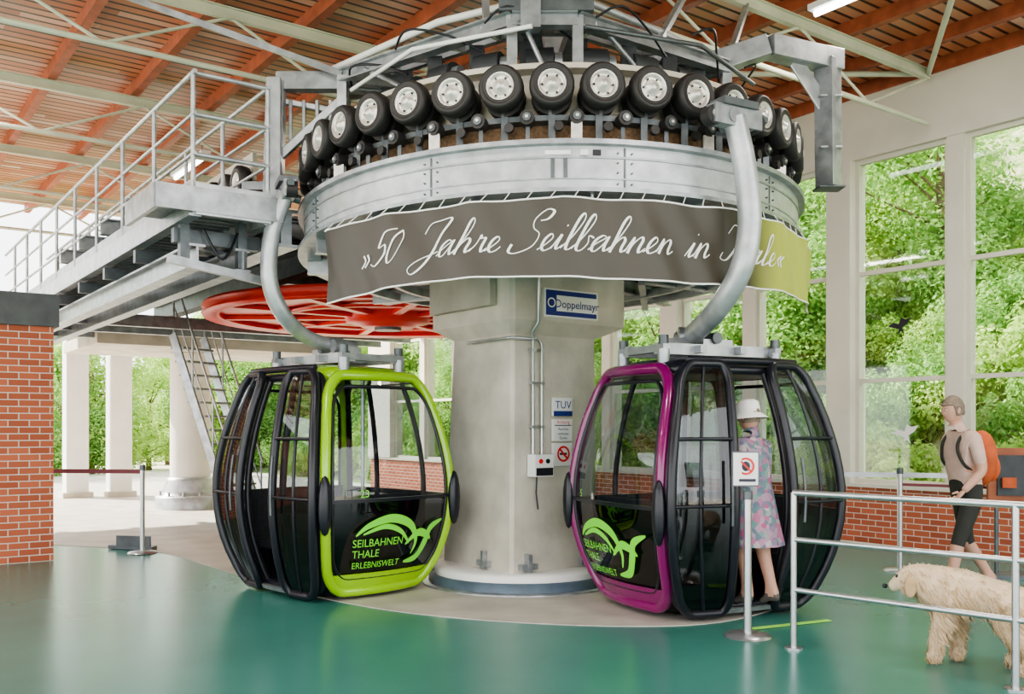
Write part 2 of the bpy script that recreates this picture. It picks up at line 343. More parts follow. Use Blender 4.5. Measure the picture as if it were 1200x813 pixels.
sign('company_sign',5.22,5.86,2.50,2.76,6.70,[(0.03,.97,.06,.22,BLUE),(0.03,.97,.78,.94,BLUE),(.03,.22,.22,.78,BLUE)],[('Doppelmayr',.60,.35,.105,BLUE),('O',.125,.33,.13,WHITE)])
sign('inspection_sign',5.40,5.62,1.60,1.77,6.79,[(0,1,0,.28,BLUE)],[('TUV',.5,.42,.10,BLUE)])
sign('warning_sign',5.40,5.62,1.37,1.57,6.79,[(.05,.95,.70,.74,TXT)],[('Achtung',.5,.80,.045,SREDM),('Rauchen',.5,.5,.035,TXT),('verboten',.5,.28,.035,TXT),('Danke',.5,.08,.035,TXT)])
f=MB(); f.box(5.40,5.62,6.778,6.81,1.14,1.35,WHITE)
f.lathe((5.51,6.77,1.25),(0,1,0),[(.075,0),(.055,0)],SREDM,20); f.beam((5.46,6.768,1.30),(5.56,6.768,1.20),.01,.015,SREDM); f.box(5.47,5.55,6.77,6.775,1.24,1.26,TXT)
f.finish('no_smoking_sign',rot=True)
# ------------------------------------------------------------------ terminal ring (slightly inclined plane)
C=V(.35,9.0,0)
def rp(phi,R,z): return V(C.x+R*math.sin(phi),C.y-R*math.cos(phi),z+.105*(R*math.cos(phi)/2.3-1)+.014*R*math.sin(phi))
R360=2*math.pi
f=MB()
fn=lambda u,v,t:rp(u,t,v)
f.slab(fn,0,R360,3.2,3.51,2.24,2.29,120,1,GALVL)
for z0,z1,r0,r1 in[(3.51,3.545,2.14,2.345),(3.17,3.20,2.14,2.345),(3.42,3.435,2.29,2.30),(3.27,3.28,2.29,2.297)]:
    f.slab(fn,0,R360,z0,z1,r0,r1,120,1,GALV)
for k in range(10):
    ph=R360*k/10+.2; f.slab(fn,ph,ph+.006,3.2,3.5,2.285,2.296,1,1,GALVD)
    for z_ in(3.24,3.32,3.39,3.46): 
        for dph in(-.02,.026): f.cyl(rp(ph+dph,2.285,z_),rp(ph+dph,2.305,z_),.007,GALVD,6)
for dx in(-.012,.028): f.slab(fn,dx-.02,dx-.008,3.28,3.42,2.29,2.302,1,1,GALVD)
f.slab(fn,.06,.085,3.44,3.48,2.29,2.302,1,1,WHITE); f.slab(fn,.1,.125,3.44,3.48,2.29,2.302,1,1,BLACK); f.slab(fn,-.05,.03,3.445,3.475,2.29,2.302,1,1,WHITE)
f.slab(fn,0,R360,3.55,3.74,2.04,2.06,120,1,BROWN)
f.slab(fn,0,R360,3.76,4.17,1.95,1.98,120,1,PALE); f.slab(fn,0,R360,4.15,4.19,1.92,2.10,120,1,PALE)
f.slab(fn,0,R360,3.74,3.78,1.98,2.16,120,1,GALVD)
f.slab(fn,0,R360,3.22,3.24,1.05,2.24,96,1,GALVD)
for k in range(16):
    ph=R360*k/16+.1; f.ibeam(rp(ph,1.12,3.14),rp(ph,2.27,3.12),.10,.13,GALVL,.016)
for rr,zz in[(1.5,3.06),(1.9,3.07)]:
    f.slab(fn,0,R360,zz-.04,zz+.04,rr,rr+.05,72,1,GALVL)
for k in range(4):
    ph=R360*k/4+.5; f.beam(rp(ph,1.1,3.10),rp(ph+.5,2.2,3.06),.07,.09,GALVL)
ring=f.finish('turnaround_ring')
f=MB(); NT=39
for k in range(NT):
    ph=R360*k/NT-.012-R360/NT*.1; ax=V(math.sin(ph),-math.cos(ph),0); c=rp(ph,2.27,3.95); side=V(math.cos(ph),math.sin(ph),0)
    f.lathe(c,ax,[(.095,-.05),(.13,-.065),(.153,-.058),(.162,-.035),(.164,0),(.162,.035),(.149,.058),(.130,.065),(.127,.060),(.112,.060),(.104,.062),(.102,.05)],RUB,28)
    f.lathe(c,ax,[(.103,.055),(.097,.062),(.090,.03),(.060,.02),(.052,.048),(.034,.055),(.03,.07),(.0,.072)],HUB,20)
    f.lathe(c,ax,[(.095,-.05),(.0,-.05)],HUB,16)
    for q in range(6):
        t=R360*q/6; p=c+(side*math.cos(t)+Z*math.sin(t))*.070; f.cyl(p+ax*.02,p+ax*.034,.008,BLACK,6)
    f.cyl(c-ax*.19-Z*.03,c-ax*.09-Z*.03,.15,RUB,20); f.cyl(c-ax*.28,c-ax*.05,.03,GALVD,8)
    ph2=ph+R360/NT/2; ax2=V(math.sin(ph2),-math.cos(ph2),0); c2=rp(ph2,2.22,3.74)
    f.cyl(c2-ax2*.08,c2+ax2*.03,.054,RUB,14); f.cyl(c2+ax2*.03,c2+ax2*.045,.03,GALVD,10); f.cyl(c2+ax2*.045,c2+ax2*.055,.012,HUB,8)
    f.beam(c2-ax2*.05-Z*.18,c2-ax2*.05,.03,.05,GALVD)
    f.beam(c-ax*.12-Z*.40,c-ax*.12+Z*.05,.05,.06,GALVD)
    f.cyl(c-ax*.06-Z*.28+side*.05,c-ax*.02-Z*.28+side*.05,.035,RUB,10)
    if k%3==0: b_=rp(ph2,2.22,3.62); f.box(b_.x-.04,b_.x+.04,b_.y-.02,b_.y+.02,b_.z-.06,b_.z+.08,HUB)
f.finish('conveyor_tyres')
# ------------------------------------------------------------------ banner with script lettering
RBn=2.38; z0b,z1b=2.55,3.12
def bn(ph,v,off=0):
    w=.018*math.sin(ph*9+v*2)*(.4+.6*v)+.016*math.sin(ph*23+1.3)*(1-v*.4)+.008*math.sin(ph*41+v*6)
    return rp(ph,RBn+w+off, z0b+(z1b-z0b)*v-.02*math.sin(ph*5.)*(1-v)-.012*abs(math.sin(ph*11))*v)
f=MB(); p0,p1=math.radians(-50),math.radians(75)
f.slab(lambda u,v,t:bn(u,v,t),p0,p1,0,1,-.003,.003,180,8,BANNER)
for v in(0,.98): f.slab(lambda u,w,t:bn(u,w,t),p0,p1,v,v+.02,-.006,.006,180,1,WHITE)
k=p0
while k<p1:
    q=bn(k,1.,0); f.cyl(q,rp(k+.02,2.33,3.19),.004,WHITE,5); k+=.07
G={'a':([[(0,.1),(.3,.5),(.75,.9),(.5,1.02),(.18,.65),(.2,.12),(.45,.05),(.75,.5),(.9,1.0),(.85,.4),(.95,.06),(1.2,.3)]],1.12),
'h':([[(0,.1),(.4,.9),(.66,1.9),(.52,2.3),(.34,2.0),(.26,1.0),(.2,0.),(.35,.6),(.65,1.0),(.85,.8),(.8,.3),(.9,.05),(1.15,.3)]],1.08),
'r':([[(0,.1),(.25,.6),(.35,1.15),(.42,.95),(.7,.95),(.65,.4),(.75,.05),(1,.3)]],.92),
'e':([[(0,.1),(.35,.35),(.65,.75),(.5,1.02),(.25,.75),(.2,.3),(.4,.02),(.7,.1),(.9,.35)]],.8),
'i':([[(0,.1),(.3,.98),(.25,.3),(.35,.05),(.6,.3)],[(.38,1.5),(.42,1.6)]],.55),
'l':([[(0,.1),(.4,.9),(.66,1.9),(.52,2.35),(.34,2.0),(.25,.8),(.3,.1),(.5,.05),(.7,.3)]],.62),
'b':([[(0,.1),(.4,.9),(.66,1.9),(.52,2.35),(.34,2.0),(.24,.7),(.3,.08),(.6,.05),(.82,.5),(.72,.95),(1.05,.85)]],1.),
'n':([[(0,.1),(.25,1.0),(.22,.0),(.35,.6),(.65,1.0),(.82,.8),(.78,.3),(.88,.05),(1.15,.3)]],1.08),
'S':([[(-.35,.5),(-.35,.0),(.1,-.1),(.9,.35),(1.05,1.05),(.55,1.5),(.45,2.05),(.9,2.6),(1.35,2.45),(1.2,2.0),(.8,1.9)]],1.3),
'J':([[(.0,1.7),(.2,2.3),(.8,2.45),(1.5,2.5),(1.2,1.4),(.85,-.4),(.3,-1.0),(-.1,-.6),(.5,.0),(1.4,.4)]],1.4),
'T':([[(-.3,1.7),(.0,2.3),(.7,2.2),(1.7,2.5)],[(1.0,2.3),(.75,1.1),(.4,.05),(-.1,.1),(-.1,.5)]],1.25),
'5':([[(1.35,2.25),(.4,2.1),(.25,1.2),(.7,1.3),(.9,.7),(.5,.02),(0,.2)]],1.1),
'0':([[(.7,2.1),(.25,1.6),(.1,.6),(.4,.02),(.8,.6),(.95,1.5),(.7,2.1)]],1.2),
'»':([[(0,.9),(.3,.5),(0,.1)],[(.35,.9),(.65,.5),(.35,.1)]],.9),'«':([[(.6,.9),(.3,.5),(.6,.1)],[(.95,.9),(.65,.5),(.95,.1)]],1.1),' ':([],1.05)}
txt='»50 Jahre Seilbahnen in Thale«'; tot=sum(G[c_][1] for c_ in txt)
ts,te=math.radians(-39),math.radians(47.5); unit=(te-ts)/tot*RBn; x=0
hs=.112
for ch in txt:
    for st_ in G[ch][0]:
        P=catmull([V(px+.42*py,py,0) for px,py in st_],7); L=[];Rr=[]
        for i,p in enumerate(P):
            d=(P[min(i+1,len(P)-1)]-P[max(i-1,0)]).normalized(); nn=V(-d.y,d.x,0)
            wd=.034+.05*max(0,-d.y)
            nn=nn*wd; L.append(p+nn); Rr.append(p-nn)
        vs=[]
        for q in L+Rr:
            ph=ts+(x+q.x)*unit/RBn; vv=.33+q.y*hs/(z1b-z0b); vs.append(bn(ph,vv,.008))
        n=len(L); f.add(vs,[(i,i+1,n+i+1,n+i) for i in range(n-1)],WHITE)
    x+=G[ch][1]
f.finish('anniversary_banner')
# ------------------------------------------------------------------ steel frame above the ring
f=MB()
pv=[V(-1.5,8.3,4.60),V(0.0,7.15,4.60),V(.5,7.15,4.60),V(1.85,8.1,4.60),V(2.2,9.7,4.60),V(1.2,11.0,4.60),V(-.7,10.9,4.60),V(-1.7,9.7,4.60)]
for i in range(8):
    p,q=pv[i],pv[(i+1)%8]; f.ibeam(p,q,.10,.10,GALV,.015)
    ci=V(C.x,C.y,4.62); pi_,qi=p.lerp(ci,.22)+Z*.08,q.lerp(ci,.22)+Z*.08; f.beam(pi_,qi,.06,.06,GALVL)
    for t in(.1,.35,.6,.85): f.beam(p.lerp(q,t),pi_.lerp(qi,t),.04,.05,GALV)
    f.beam(p-Z*.42,p,.08,.08,GALV); f.beam(p.lerp(ci,.55),p,.09,.12,GALV); f.beam(p-Z*.4,p.lerp(ci,.2)-Z*.4,.06,.06,GALV)
    f.cyl(p.lerp(q,.5)-Z*.38,p.lerp(q,.15),.02,GALV,8)
f.box(.1,.56,8.9,9.3,3.1,5.8,GALV)
f.beam(V(.14,7.1,4.5),V(.14,7.1,5.85),.15,.12,GALV); f.beam(V(-.1,7.15,4.7),V(.62,7.15,4.7),.12,.10,GALVD)
f.beam(V(.14,7.1,4.68),V(.33,9.1,4.68),.12,.14,GALV)
for k in range(12):
    ph=-1.5+k*.27; r_=1.55
    p=rp(ph,r_,4.42); q=rp(ph+.14,r_,4.42); f.cyl(p,q,.12,DARKEQ,16); f.cyl(q,rp(ph+.18,r_,4.42),.08,GALV,12); f.box(p.x-.11,p.x+.11,p.y-.09,p.y+.09,4.1,4.34,GALVD)
    f.box(p.x-.06,p.x+.06,p.y-.06,p.y+.06,4.34,4.56,DARKEQ)
f.tube([rp(-1.1,1.95,4.5),rp(-.6,2.0,4.5),rp(-.1,2.02,4.5)],.018,WHITE,8); f.tube([rp(.1,2.0,4.5),rp(.6,2.0,4.5),rp(1.1,1.95,4.5)],.018,GALVD,8)
for k in range(6):
    ph=-1.2+.45*k; f.tube(catmull([rp(ph,1.9,4.62),rp(ph+.1,1.95,4.70),rp(ph+.25,1.8,4.64),rp(ph+.4,1.7,4.5)],5),.010,BLACK,6)
f.tube([V(-1.7,8.6,4.75),V(-.6,7.7,4.82),V(-.1,7.5,4.85)],.03,WHITE,10)
f.tube([V(.6,7.4,4.85),V(1.3,7.9,4.8),V(1.9,8.4,4.72)],.03,GALVL,10)
for (p,q) in ((V(-1.5,8.3,4.62),ba(1.8,9.5,5.7)),(V(1.85,8.1,4.62),ba(7.4,6.2,5.7)),(V(-.2,7.3,4.65),ba(4.2,6.2,5.7)),(V(1.2,7.7,4.65),ba(6.6,6.2,5.7))): f.beam(p,q,.05,.05,GALV)
f.finish('overhead_steel_frame')
def bracket(pts_,w,h):
    f=MB()
    for i in range(len(pts_)-1): f.beam(pts_[i],pts_[i+1],w,h,GALV)
    e=pts_[-1]; tp=pts_[-2]
    f.box(e.x-.12,e.x+.12,e.y-.10,e.y+.10,e.z-.02,e.z+.0,GALVD)
    for t in(.3,.7):
        p=tp.lerp(e,t); f.box(p.x-w*.55,p.x+w*.55,p.y-h*.52,p.y+h*.52,p.z-.010,p.z+.010,GALVL)
    return f
f=bracket([V(1.0,8.3,4.64),V(1.75,8.2,4.66),V(2.22,8.15,4.80),V(2.84,8.45,4.80),V(2.86,8.47,3.66)],.18,.18)
f.beam(V(2.76,8.41,4.80),V(2.95,8.50,4.80),.18,.185,GALV); f.beam(V(2.5,8.30,4.74),V(2.80,8.45,4.40),.02,.16,GALVL)
f.finish('cantilever_bracket',bevel=.008)
f=bracket([V(-.9,8.6,4.60),V(-1.5,8.5,4.62),V(-1.95,8.5,4.62),V(-2.12,8.45,4.6),V(-2.15,8.45,3.5)],.13,.16)
f.box(-2.42,-2.10,8.40,8.52,3.62,3.70,GALV); f.beam(V(-2.12,8.45,3.9),V(-1.5,8.5,4.5),.07,.07,GALV); f.box(-2.17,-2.05,8.3,8.36,3.5,4.6,GALVL)
f.beam(V(-2.1,8.5,4.45),V(-1.4,8.6,4.35),.05,.05,GALV)
for t in range(5): f.beam(V(-2.0+.12*t,8.48,4.0),V(-2.0+.12*t,8.48,4.45),.03,.03,GALV)
f.finish('cantilever_bracket',bevel=.006)
# ------------------------------------------------------------------ straight rails, walkway
f=MB()
for bb in(3.27,7.95):
    f.box(bb-.05,bb+.05,7.9,17,3.12,3.40,GALV); f.box(bb-.11,bb+.11,7.9,17,3.40,3.43,GALVL); f.box(bb-.11,bb+.11,7.9,17,3.09,3.12,GALVL)
for bb in(4.6,6.8):
    f.ibeam((bb,9.3,3.46),(bb,17,3.46),.2,.26,GALVD,.02)
for aa in(9.9,11,12.1,13.2): f.ibeam((2.4,aa,3.70),(8.2,aa,3.70),.12,.16,GALV,.016)
for aa in(14.3,15.4,16.5): f.ibeam((2.4,aa,3.05),(8.2,aa,3.05) ,.12,.16,GALV,.016)
f.box(3.3,7.9,9.8,17,3.80,3.83,ALU)
f.finish('track_beams',rot=True)
f=MB()
for k in range(20):
    a_=8.9+.38*k; f.lathe((3.22,a_,3.86),(-1,0,0),[(.095,-.05),(.13,-.065),(.16,-.05),(.168,0),(.16,.05),(.13,.065),(.098,.06)],RUB,18); f.lathe((3.22,a_,3.86),(-1,0,0),[(.098,.055),(.05,.03),(0,.06)],HUB,14)
    f.box(3.2,3.3,a_-.02,a_+.02,3.43,3.86,GALVD)
f.box(3.3,3.34,8.8,16.5,3.75,4.15,PALE)
f.finish('straight_conveyor_tyres',rot=True)
f=MB(); b0,b1,a0,a1=2.42,3.06,7.75,18.
f.box(b0,b1,a0,a1,3.385,3.392,ALU)
a_=a0
while a_<a1: f.box(b0,b1,a_,a_+.02,3.35,3.40,GALV); a_+=.16
for bb in(b0,b1):
    f.box(bb-.02,bb+.02,a0,a1,3.24,3.44,GALVL); f.box(bb-.05,bb+.05,a0,a1,3.23,3.25,GALV)
f.box(b0,b1,a0-.03,a0+.01,3.24,3.5,GALVL)
f.box(b0-.30,b1+.1,a0-.02,a0+.9,3.36,3.39,ALU); f.box(b0-.32,b1+.1,a0-.04,a0,3.26,3.46,GALV); f.box(b0-.33,b0-.29,a0,a0+.9,3.26,3.46,GALV)
a_=a0+.05
while a_<a1:
    for bb in(b0,b1):
        f.cyl((bb,a_,3.24),(bb,a_,4.42),.02,GALVL,8)
    a_+=1.15
for bb in(b0,b1):
    for zz in(4.42,4.08,3.75): f.cyl((bb,a0,zz),(bb,a1,zz),.015 if zz<4.4 else .02,GALVL,8)
    f.box(bb-.005,bb+.005,a0,a1,3.44,3.54,GALV)
for zz in(4.42,4.08,3.75): f.cyl((b0,a0+.05,zz),(b1,a0+.05,zz),.02,GALVL,8)
for bb in(2.55,2.95): f.ibeam((bb,8.1,2.97),(bb,18,2.97),.14,.18,GALV,.02)
for k in range(8):
    aa=8.2+k*1.25; f.beam((b0-.05,aa,3.14),(3.12,aa,3.14),.08,.12,GALVD); f.beam((2.5,aa,3.10),(3.12,aa+.6,3.10),.05,.05,GALV)
f.beam((2.3,8.1,2.92),(3.15,8.1,2.80),.06,.07,GALV); f.beam((2.95,8.15,2.9),(2.95,8.15,3.3),.08,.08,GALVD)
f.beam((2.45,8.15,2.9),(2.45,8.15,3.3),.08,.08,GALVD)
f.tube(catmull([(2.6,8.1,3.2),(2.75,8.05,2.95),(2.9,8.1,3.2)],6),.012,BLACK,6)
f.finish('service_walkway',rot=True)
# ------------------------------------------------------------------ bullwheel
f=MB(); wc=ba(6.10,11.25,0); wc=V(wc.x,wc.y,3.0)
f.lathe(wc,Z,[(2.18,-.06),(2.38,-.08),(2.40,-.04),(2.31,0),(2.40,.04),(2.38,.08),(2.2,.08),(2.18,-.06)],RED,80)
f.lathe(wc,Z,[(.55,.0),(2.2,.0)],RED,80); f.lathe(wc,Z,[(.0,-.16),(.35,-.16),(.4,-.12),(.55,-.1),(.6,.02)],RED,40)
for k in range(10):
    t=R360*k/10; d=V(math.cos(t),math.sin(t),0); f.beam(wc+d*.5-Z*.03,wc+d*2.2-Z*.03,.12,.05,RED)
f.lathe(wc,Z,[(1.3,-.02),(1.3,-.05),(1.42,-.05),(1.42,-.02)],RED,60)
f.cyl(wc-Z*.2,wc+Z*.3,.18,GALVD,20)
f.finish('bullwheel')
# ------------------------------------------------------------------ left machinery platform, column, stairs
def tb(x,y): return (x*CS+y*SN, -x*SN+y*CS)
pb,pa=tb(-5.96,17.4)
f=MB()
f.cyl((pb,pa,-.004),(pb,pa,2.85),.36,M('column_paint',(.70,.68,.62),.6,0,2,.06),28)
f.lathe((pb,pa,0),(0,0,1),[(.62,.0),(.62,.22),(.60,.24),(.50,.26),(.50,.34),(.42,.50),(.42,.56),(.36,.58)],GALVL,28)
for k in range(12):
    t=R360*k/12; f.cyl((pb+.54*math.cos(t),pa+.54*math.sin(t),.2),(pb+.54*math.cos(t),pa+.54*math.sin(t),.32),.025,GALV,6)
f.finish('support_column',rot=True)
f=MB(); f.box(pb-1.9,pb+2.6,pa-1.3,pa+1.4,2.86,3.06,CONC)
f.finish('machine_platform',rot=True,bevel=.01)
for (X,Y) in((-9.3,20),(-8.5,20.3)):
    bb,aa=tb(X,Y); f=MB(); f.box(bb-.22,bb+.22,aa-.22,aa+.22,-.004,3.5,WHITE); f.box(bb-.3,bb+.3,aa-.3,aa+.3,-.004,.12,CONC); f.finish('outer_column',rot=True,bevel=.01)
f=MB(); T=V(-5.0,14.5,2.9); Bt=V(-3.95,14.1,.006); wd=V(.35,.92,0).normalized()*.35
for s_ in(-1,1):
    f.beam(T+wd*s_,Bt+wd*s_,.04,.13,GALV)
    f.tube([T+wd*s_+Z*.95,Bt+wd*s_+Z*.95],.018,GALVL,8)
    for t in(0.02,.33,.66,.97): p=T.lerp(Bt,t)+wd*s_; f.cyl(p,p+Z*.95,.016,GALVL,8)
    f.tube([T+wd*s_+Z*.5,Bt+wd*s_+Z*.5],.012,GALVL,6)
for k in range(1,14):
    p=T.lerp(Bt,k/14); f.obox(p,V(.11,-.04,0),wd,V(0,0,.015),ALU)
f.finish('steel_stairs')
# ------------------------------------------------------------------ gondola cabins
KT=[(-.05,.62),(.08,.72),(.2,.80),(.5,.93),(.85,1.0),(1.2,.985),(1.6,.89),(1.95,.755),(2.06,.69),(2.2,.58)]
def kz(z):
    z=max(.05,min(2.15,z))
    for i in range(1,len(KT)-2):
        if z<=KT[i+1][0] or i==len(KT)-3:
            (z0,a),(z1,b),(z2,c),(z3,d)=KT[i-1:i+3]; t=(z-z1)/(z2-z1)
            m1=(c-a)/(z2-z0)*(z2-z1); m2=(d-b)/(z3-z1)*(z2-z1)
            return (2*t**3-3*t*t+1)*b+(t**3-2*t*t+t)*m1+(-2*t**3+3*t*t)*c+(t**3-t*t)*m2
def gondola(name,pos,rz,ds,COL,number):
    HX,HY=.88,.715
    f=MB()
    def E(sx): return lambda w,z,o=0: V(sx*(HX*kz(z)-.05+.10*(1-w*w)+o), w*HY*kz(z)*.985, z)
    def D(sy): return lambda w,z,o=0: V(w*(HX*kz(z)-.05), sy*(HY*kz(z)-.02+.06*(1-w*w)+o), z)
    def rr(w0,w1,z0,z1,rw,rz_,n=7):
        P=[]
        for cx,cz,a0 in((w1-rw,z1-rz_,0),(w0+rw,z1-rz_,90),(w0+rw,z0+rz_,180),(w1-rw,z0+rz_,270)):
            for i in range(n+1):
                t=math.radians(a0+90*i/n); P.append((cx+rw*math.cos(t),cz+rz_*math.sin(t)))
        out=[]
        for i,p in enumerate(P):
            q=P[(i+1)%len(P)]; m=12 if (abs(p[0]-q[0])+abs(p[1]-q[1]))>.3 else 1
            for k in range(m): out.append((p[0]+(q[0]-p[0])*k/m,p[1]+(q[1]-p[1])*k/m))
        return out
    def ringat(z,sc=1.,n=40):
        out=[]
        for i in range(n):
            t=R360*i/n; c_,s_=math.cos(t),math.sin(t); e=.42
            out.append(V(math.copysign(abs(c_)**e,c_)*HX*kz(z)*sc,math.copysign(abs(s_)**e,s_)*HY*kz(z)*sc,z))
        return out
    def loft(zs,mat):
        R_=[ringat(z,sc) for z,sc in zs]; n=40; vs=sum(R_,[])
        f.add(vs,[(j*n+i,j*n+(i+1)%n,(j+1)*n+(i+1)%n,(j+1)*n+i) for j in range(len(zs)-1) for i in range(n)],mat,True)
        f.add(R_[0],[tuple(range(n))[::-1]],mat); f.add(R_[-1],[tuple(range(n))],mat)
    loft([(.07,.86),(.09,.95),(.20,.98)],BLACK)
    loft([(1.96,.97),(2.0,1.02),(2.04,1.02),(2.09,.85),(2.12,.4)],COL if COL is GREEN else BLACK)
    for sx in(-1,1):
        e=E(sx)
        f.tube([e(w,z,.0) for w,z in rr(-.96,.96,.13,2.0,.26,.24)],.048,COL,10,closed=True,flat=1.0)
        f.tube([e(w,z,.0) for w,z in rr(-.87,.87,.25,1.90,.22,.20)],.016,BLACK,6,closed=True)
        f.sheet(e,-.90,.90,.93,1.98,10,10,CABG); f.sheet(e,-.92,.92,.17,.93,10,8,CABD,.0)
        f.slab(e,-.9,.9,.91,.94,-.02,.02,10,1,BLACK)
        f.slab(e,-.90,.90,.14,.29,-.02,.015,10,3,COL)
        for w in(-.99,.99):
            p=e(w,.90,.04); f.ell(p,.05,.065,.25,BLACK,12)
            f.ell(e(w,.90,.02),.05,.055,.12,BLACK,10)
        for i,(t,sz) in enumerate((('SEILBAHNEN',.095),('THALE',.095),('ERLEBNISWELT',.08))):
            put_text(f,t,sz,lambda x,y:e(sx*((x)/HY-.64),.53-.095*i+y,.03),LOGO,'LEFT')
        def stroke(pp,t0):
            P=catmull([V(a,.36+(b_-.36)*.84,0) for a,b_ in pp],7); n=len(P); L=[];Q=[]
            for i,p in enumerate(P):
                d=(P[min(i+1,n-1)]-P[max(i-1,0)]).normalized(); k=t0*math.sin(math.pi*(i+.3)/(n-.4))+.006
                L.append(e(sx*(p.x-d.y*k),p.y+d.x*k,.034)); Q.append(e(sx*(p.x+d.y*k),p.y-d.x*k,.034))
            f.add(L+Q,[(i,i+1,n+i+1,n+i) for i in range(n-1)],LOGO)
        stroke([(-.60,.68),(-.42,.78),(-.1,.84),(.2,.76),(.34,.58),(.30,.44)],.033)
        stroke([(-.50,.69),(-.2,.76),(.05,.70),(.22,.56)],.018)
        stroke([(.20,.36),(.42,.40),(.52,.55),(.58,.70),(.78,.78)],.042)
        stroke([(.16,.55),(.34,.66),(.50,.64),(.62,.58)],.03)
        put_text(f,number,.09,lambda x,y:e(sx*(x/HY-.55),.955+y,.03),LOGO,'LEFT')
    d=D(-ds)
    f.tube([d(w,z) for w,z in rr(-.97,.97,.14,1.99,.14,.16)],.038,BLACK,8,closed=True)
    f.sheet(d,-.95,.95,.9,1.97,10,8,CABG); f.sheet(d,-.95,.95,.17,.9,10,6,CABD)
    for w in(-.45,.45): f.tube([d(w,.15+1.83*i/12) for i in range(13)],.025,BLACK,6)
    f.slab(d,-.95,.95,.88,.93,-.02,.02,10,1,BLACK)
    d=D(ds)
    f.tube([d(w,z) for w,z in rr(-.97,.97,.14,1.99,.14,.16)],.038,BLACK,8,closed=True)
    for s_ in(-1,1):
        f.tube([d(s_*.36,.13+1.88*i/14) for i in range(15)],.032,BLACK,8)
        f.sheet(d,s_*.38,s_*.95,.17,1.97,4,10,CABG)
        loop=rr(.34,.99,.10,2.03,.14,.16)
        f.tube([d(s_*w,z,.09) for w,z in loop],.038,BLACK,8,closed=True)
        f.sheet(d,s_*.37,s_*.96,.95,2.0,5,10,CABG,.09); f.sheet(d,s_*.37,s_*.96,.13,.95,5,8,CABD,.09)
        for zz in(.95,1.45): f.tube([d(s_*(.36+.61*i/6),zz,.11) for i in range(7)],.014,BLACK,6)
        f.tube([d(s_*.70,.12+1.9*i/14,.09) for i in range(15)],.014,BLACK,6)
        f.tube([d(s_*.42,.8+.5*i/4,.15) for i in range(5)],.012,GALVD,6)
    f.tube([d(-.95+.095*i,2.06,.09) for i in range(21)],.03,BLACK,8)
    f.slab(d,-.4,.4,.09,.13,-.1,.09,6,1,ALU)
    for sx in(-1,1):
        f.box(min(sx*.35,sx*.69),max(sx*.35,sx*.69),-.50,.50,.42,.50,SEAT); f.box(min(sx*.63,sx*.70),max(sx*.63,sx*.70),-.50,.50,.5,.95,SEAT)
        for y in(-.27,0,.27): f.box(min(sx*.33,sx*.36),max(sx*.33,sx*.36),y-.005,y+.005,.42,.5,BLACK)
        f.box(min(sx*.48,sx*.66),max(sx*.48,sx*.66),-.44,.44,.2,.42,BLACK)
    f.cyl((0,ds*-.3,.2),(0,ds*-.3,1.97),.018,STEEL,10)
    for y in(-.22,.22): f.beam(V(-.58,y,2.17),V(.58,y,2.17),.06,.09,GALVL)
    for x in(-.56,-.2,.2,.56): f.beam(V(x,-.34,2.17),V(x,.34,2.17),.06,.06,GALV); 
    for x in(-.56,.56):
        for y in(-.3,.3): f.cyl((x,y,2.0),(x,y,2.16),.05,GALV,12); f.cyl((x,y,2.2),(x,y,2.27),.04,GALVD,12)
    f.beam(V(-.3,0,2.24),V(.3,0,2.24),.14,.08,GALVL); f.cyl((-.12,-.12,2.3),(-.12,.12,2.3),.06,GALV,14); f.cyl((.12,-.1,2.29),(.12,.1,2.29),.05,GALVD,12)
    return f.finish(name,loc=pos,rz=rz)
g1=gondola('gondola_cabin',V(-1.65,8.82,-.05),math.radians(134.5),1,GREEN,'23')
g2=gondola('gondola_cabin',V(1.585,7.96,-.04),math.radians(25),-1,PURP,'5')
def hanger(path,r):
    f=MB(); P=catmull(path,8); f.tube(P,[r*(1-.12*abs(i/len(P)-.5)) for i in range(len(P))],GALVL,12,flat=.75)
    g=P[0]; d=(V(C.x,C.y,g.z)-g).normalized(); t=Z.cross(d)
    f.beam(g-t*.22,g+t*.22,.10,.14,GALV); f.beam(g-t*.16+Z*.09,g+t*.16+Z*.09,.16,.05,GALVD)
    for s_ in(-1,1): f.cyl(g+t*.2*s_-d*.03-Z*.01,g+t*.2*s_+d*.06-Z*.01,.07,RUB,16); f.cyl(g+t*.2*s_-d*.04,g+t*.2*s_-d*.03,.03,HUB,10)
    f.cyl(g-Z*.02,g+d*.12-Z*.05,.04,GALVD,10)
    f.cyl(g+t*.05-d*.06,g+t*.05+d*.1,.05,GALV,12); f.beam(g-t*.3+Z*.02,g-t*.12+Z*.08,.05,.04,GALVD)
    e=P[-1]; f.cyl(e-V(.1,0,0),e+V(.1,0,0),.08,GALV,14)
    return f.finish('gondola_hanger')
hanger([V(-1.95,8.12,3.52),V(-2.08,8.15,3.2),V(-2.12,8.2,2.8),V(-2.03,8.3,2.5),V(-1.87,8.55,2.32),V(-1.68,8.82,2.26)],.092)
hanger([V(1.60,6.75,3.72),V(1.68,6.76,3.35),V(1.71,6.76,2.95),V(1.65,6.8,2.62),V(1.53,7.1,2.36),V(1.5,7.9,2.26)],.092)
